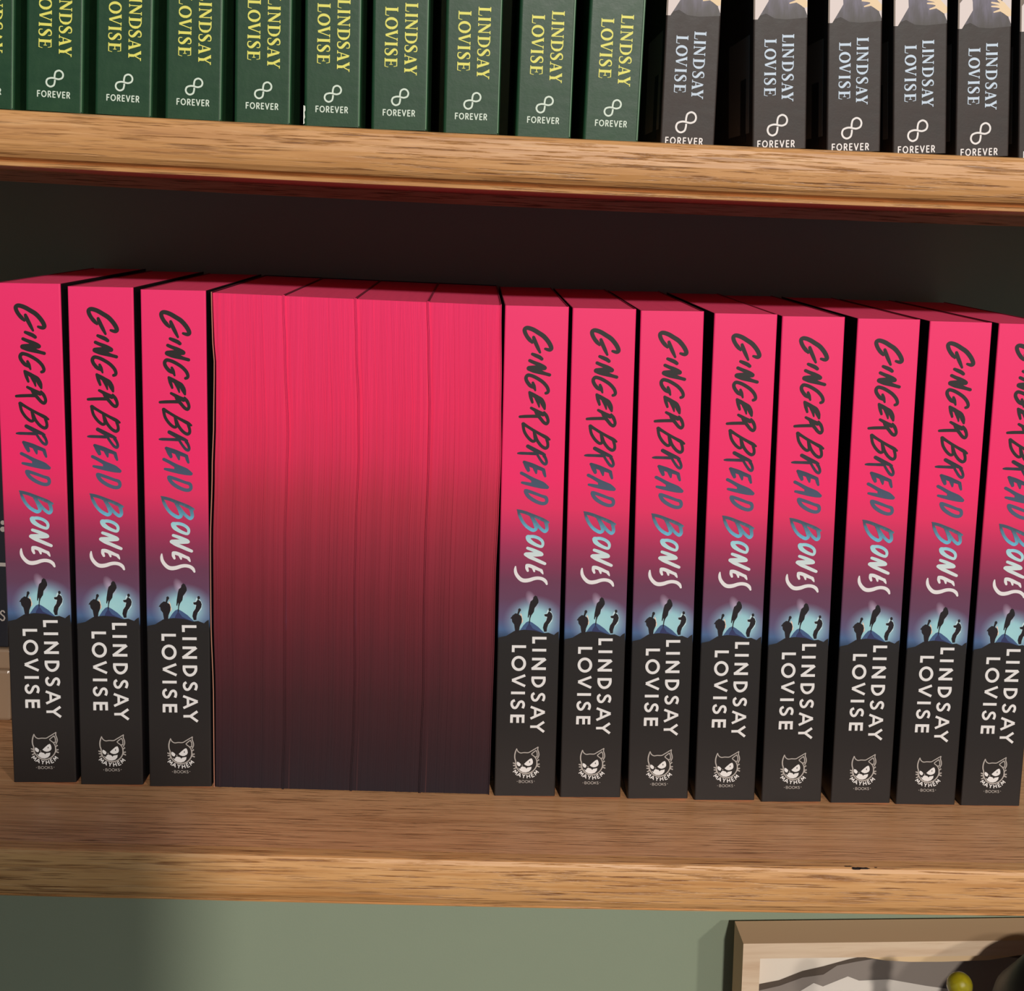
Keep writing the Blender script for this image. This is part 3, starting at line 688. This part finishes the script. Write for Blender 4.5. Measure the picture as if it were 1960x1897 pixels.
def upper_book(store, loc, lean, label, group, W_, build):
    r = empty('paperback', loc, label, 'book', group, (0, -lean, 0))
    if 'p' not in store: store['p'] = build(r)
    else:
        for ch in store['p']: q_ = ch.copy(); COL.objects.link(q_); q_.parent = r
    return r
def build_green(r):
    W_ = .0195
    out = [cover_mesh('cover', W_, UH, UD, .00035, .0011, [M_green, M_greenedge], r)]
    V, F = box(.0005, W_-.0005, .0006, UD-.001, .0002, UH-.0003); out.append(mesh('page_block', V, F, M_paper, r))
    out.append(gp.build('author_lettering', M_yellow, r, -.00012))
    out.append(gl_.build('publisher_emblem', M_pale, r, -.00012))
    # pale worn hinge line down the right edge of the spine
    V, F = box(W_-.00075, W_-.00040, -.00018, .0002, .0004, UH-.0004); out.append(mesh('hinge_crease', V, F, M_greenedge, r))
    return out
def build_grey(r):
    W_ = .0197
    out = [cover_mesh('cover', W_, UH, UD, .00035, .0007, [M_grey, M_grey], r)]
    V, F = box(.0005, W_-.0005, .0006, UD-.001, .0002, UH-.0003); out.append(mesh('page_block', V, F, M_paper, r))
    out.append(ka.build('cover_artwork', [M_dress, M_cream, M_taupe, M_skin], r, -.00004))
    out.append(kp.build('author_lettering', M_ice, r, -.00012))
    out.append(kl.build('publisher_emblem', M_white, r, -.00012))
    # back cover with its blurb lines and bar code panel
    V, F = box(-.00012, -.00004, .006, .046, .006, .041); out.append(mesh('barcode_panel', V, F, M_panel, r))
    V, F = box(-.00018, -.00010, .012, .022, .003, .026); out.append(mesh('barcode', V, F, M_dark, r))
    return out
ordn = ['first', 'second', 'third', 'fourth', 'fifth', 'sixth', 'seventh', 'eighth', 'ninth', 'tenth']
for i, (x_, ln, w_) in enumerate(GB):
    z_ = UZ+sag(x_)+.0002+(w_*abs(math.sin(ln)) if ln < 0 else 0)
    lab = 'dark green paperback with yellow lettering, '+ordn[i]+' from the left on the top shelf'
    if i == 5: lab = 'dark green paperback with a chipped white lower corner, sixth from the left'
    if i == 9: lab = 'scuffed green paperback with yellow lettering, next to the charcoal books'
    r = upper_book(gproto, (x_, -.052, z_), ln, lab, 'green paperbacks on the top shelf', w_, build_green)
    if i == 5:
        pr = Print(); pr.poly([(-.0001, .0004), (.00035, .0008), (.0002, .002), (.0005, .0028), (.0003, .0045), (.0006, .0052), (.0005, .0066), (-.0001, .0068)])
        pr.build('worn_corner', M_wear, r, -.0002)
for i, (x_, ln) in enumerate(KB):
    lab = ('upright charcoal paperback beside the green books on the top shelf' if i == 0 else
           'charcoal paperback with ice blue lettering, '+ordn[i]+' from the left of its row' if i < 5 else
           'charcoal paperback at the right end of the top shelf, cut by the frame')
    upper_book(kproto, (x_, -.035, UZ+sag(x_)+.0003), ln, lab, 'charcoal paperbacks on the top shelf', .0197, build_grey)

# ------------------------------------------------------------------ lower compartment: framed picture and things beside it
LZ = -.305+sag(.2)
r = empty('picture_frame', (.1556, .13, LZ), 'pale raw wood box frame with a torn paper landscape under the middle shelf', 'picture frame', None, (0, -.030, math.radians(.6)))
FW, FH, FD, RW = .30, abs(LZ)-.1270, .022, .0090
m, nt, b = mat('pale_pine', (214, 186, 156), .6, .3)
L(nt, ramp(nt, noise(nt, coords(nt, (14, 40, 160)), 1.0, 4, .6, .4), [(.3, (206, 176, 146)), (.6, (222, 198, 170)), (.8, (196, 164, 130))]), b.inputs['Base Color']); M_pine = m
M_side = mat('frame_side_paint', (206, 172, 134), .6)[0]
def rail(a, b_, c, d):     # four corners of the front face, mitred
    V = [(p[0], -FD, p[1]) for p in (a, b_, c, d)]+[(p[0], 0, p[1]) for p in (a, b_, c, d)]
    F = [(0, 1, 2, 3), (7, 6, 5, 4)]+[(i, i+4, (i+1) % 4+4, (i+1) % 4) for i in range(4)]
    o = mesh('frame_rail', V, F, [M_pine, M_side], r, [0, 0, 1, 1, 0, 1]); return o
rail((0, FH), (RW, FH-RW*.92), (FW-RW, FH-RW*.92), (FW, FH))
rail((0, 0), (RW, RW), (RW, FH-RW*.92), (0, FH))
rail((FW, 0), (FW, FH), (FW-RW, FH-RW*.92), (FW-RW, RW))
rail((0, 0), (FW, 0), (FW-RW, RW), (RW, RW))
V, F = box(RW*.8, FW-RW*.8, -.012, -.010, RW*.8, FH-RW*.8); mesh('backing_paper', V, F, mat('art_paper', (228, 216, 200), .8)[0], r)
pr = Print(); t = FH-RW*.92
pr.poly([(RW, t-.0205), (.022, t-.018), (.034, t-.013), (.045, t-.0105), (.058, t-.0068), (.066, t-.0050), (.075, t-.0034), (.085, t-.0022), (.11, t-.002), (.14, t-.003), (.2, t-.010), (.26, t-.004), (FW-RW, t-.012), (FW-RW, .03), (RW, .03)], 0, 0)
pr.poly([(RW, t-.024), (.022, t-.021), (.034, t-.0165), (.045, t-.0150), (.052, t-.0100), (.062, t-.0080), (.072, t-.0064), (.082, t-.005), (.11, t-.005), (.14, t-.006), (.2, t-.014), (.26, t-.008), (FW-RW, t-.016), (FW-RW, .03), (RW, .03)], 1, -.0003)
pr.poly([(RW, t-.032), (.030, t-.026), (.040, t-.0195), (.045, t-.0215), (.058, t-.0160), (.064, t-.0185), (.08, t-.018), (.1, t-.022), (.15, t-.030), (.2, t-.026), (FW-RW, t-.04), (FW-RW, .05), (RW, .05)], 2, -.0006)
pr.build('torn_paper_landscape', [mat('paper_umber', (84, 72, 62), .8)[0], mat('paper_grey', (138, 128, 120), .8)[0], mat('paper_white', (224, 216, 206), .8)[0]], r, -.0125)
pr = Print(); pr.poly([(.045, t+.0005), (.062, t-.0012), (.075, t-.0036), (.088, t-.0046), (.105, t-.0048), (.13, t-.0042), (.15, t-.0010), (.16, t+.0006)])
pr.build('torn_sand_strip', mat('paper_sand', (222, 192, 150), .7)[0], r, -.0192)
# black flared vase cut by the right border
r = empty('vase', (.3060, .050, LZ), 'black flared vase in front of the pale frame, lower right corner', 'vase')
M_black = mat('black_glaze', (26, 22, 22), .4)[0]
lathe('vase_body', [(.0001, .001), (.031, .001), (.035, .006), (.0455, .090), (.0466, -.1339-LZ), (.0445, -.1236-LZ), (.0321, -.1062-LZ), (.0300, -.1047-LZ), (.0285, -.1055-LZ), (.0285, -.125-LZ), (.039, -.14-LZ)], M_black, r, 48)
lathe('vase_rim', [(.0290, -.1052-LZ), (.0296, -.1042-LZ), (.0306, -.1042-LZ), (.0312, -.1052-LZ)], M_black, r, 48)

# glass bottle with yellow ball stopper
m, nt, b = mat('clear_glass', (245, 250, 248), .03, .5); b.inputs['Transmission Weight'].default_value = 1.0; b.inputs['IOR'].default_value = 1.45; M_glass = m
bx0, by0 = .2323, .030
r = empty('glass_bottle', (bx0, by0, LZ), 'small clear glass stopper bottle with a yellow ball inside its round top, before the frame', 'bottle')
H0 = -.0960-LZ
lathe('bottle_body', [(0, .001), (.009, .001), (.0105, .004), (.0105, .120), (.008, .135), (.0045, .145), (.0042, H0-.012), (.006, H0-.010)], M_glass, r, 28)
lathe('stopper_globe', [(.0003, H0-.0098), (.0035, H0-.0092)]+[(.0058*math.sin(a*math.pi/12), H0-.0040-.0058*math.cos(a*math.pi/12)) for a in range(2, 12)]+[(.0001, H0+.0018)], M_glass, r, 28)
M_yb = mat('yellow_ball', (206, 186, 30), .25)[0]
lathe('yellow_ball', [(.0042*math.sin(a*math.pi/12)+1e-5, H0-.0036-.0042*math.cos(a*math.pi/12)) for a in range(13)], M_yb, r, 24)

# ------------------------------------------------------------------ things left of the pink books
M_tan = mat('tan_gloss', (150, 124, 100), .3)[0]
r = empty('keepsake_box', (-.262, .062, sag(-.262, True)+.0001), 'low tan lidded box behind the left end of the pink books', 'box')
bevbox('box_body', (0, .060, 0, .05, 0, .024), M_tan, r, .0015); bevbox('lid', (-.0008, .0608, -.0008, .0508, .0245, .034), M_tan, r, .0012)
r = empty('hardback_book', (-.262, .063, sag(-.262, True)+.0345), 'dark navy book with pale letters lying face out on the tan box', 'book')
bevbox('cover', (0, .0588, 0, .004, 0, .115), M_dark, r, .0006); bevbox('page_block', (.001, .0578, .0041, .022, .001, .113), M_paper, r, .0004)
bevbox('cover', (0, .0588, .0221, .026, 0, .115), M_dark, r, .0006)
pr = Print()
for tx, zz, hh in (('BOOKS', .0130, .0045), ('KRAMERS', .040, .004)):
    pass
sans_text(pr, 'S', .0553, .0125, .0026, .0046, .0006); pr.ell(.0570, .0545, .0012, .0012); pr.ell(.0570, .0575, .0010, .0010)
pr.face([(.045, .0375), (.0585, .0375), (.0585, .0392), (.045, .0392)])
pr.build('cover_lettering', M_grayink, r, -.0002)

# ------------------------------------------------------------------ unseen chair added behind the camera so its back shades the lower left
M_chairwood = make_oak('shade_chair_wood', (120, 84, 56), (98, 66, 42), (60, 38, 22), seed=2.2)
M_fabric = mat('shade_chair_fabric', (78, 82, 88), .9)[0]
r = empty('added_shade_chair', (-.194, -.72, -.67), 'unseen chair added behind the viewer to shade the lower left of the shelves', 'chair')
bevbox('shade_backrest', (-.24, .238, -.02, .02, .52, 1.004), M_fabric, r, .012, 3)
bevbox('seat', (-.24, .238, -.46, .0, .42, .47), M_fabric, r, .015, 3)
for xx in (-.235, .195):
    bevbox('leg', (xx, xx+.04, -.02, .02, 0, .52), M_chairwood, r, .004); bevbox('leg', (xx, xx+.04, -.45, -.41, 0, .42), M_chairwood, r, .004)
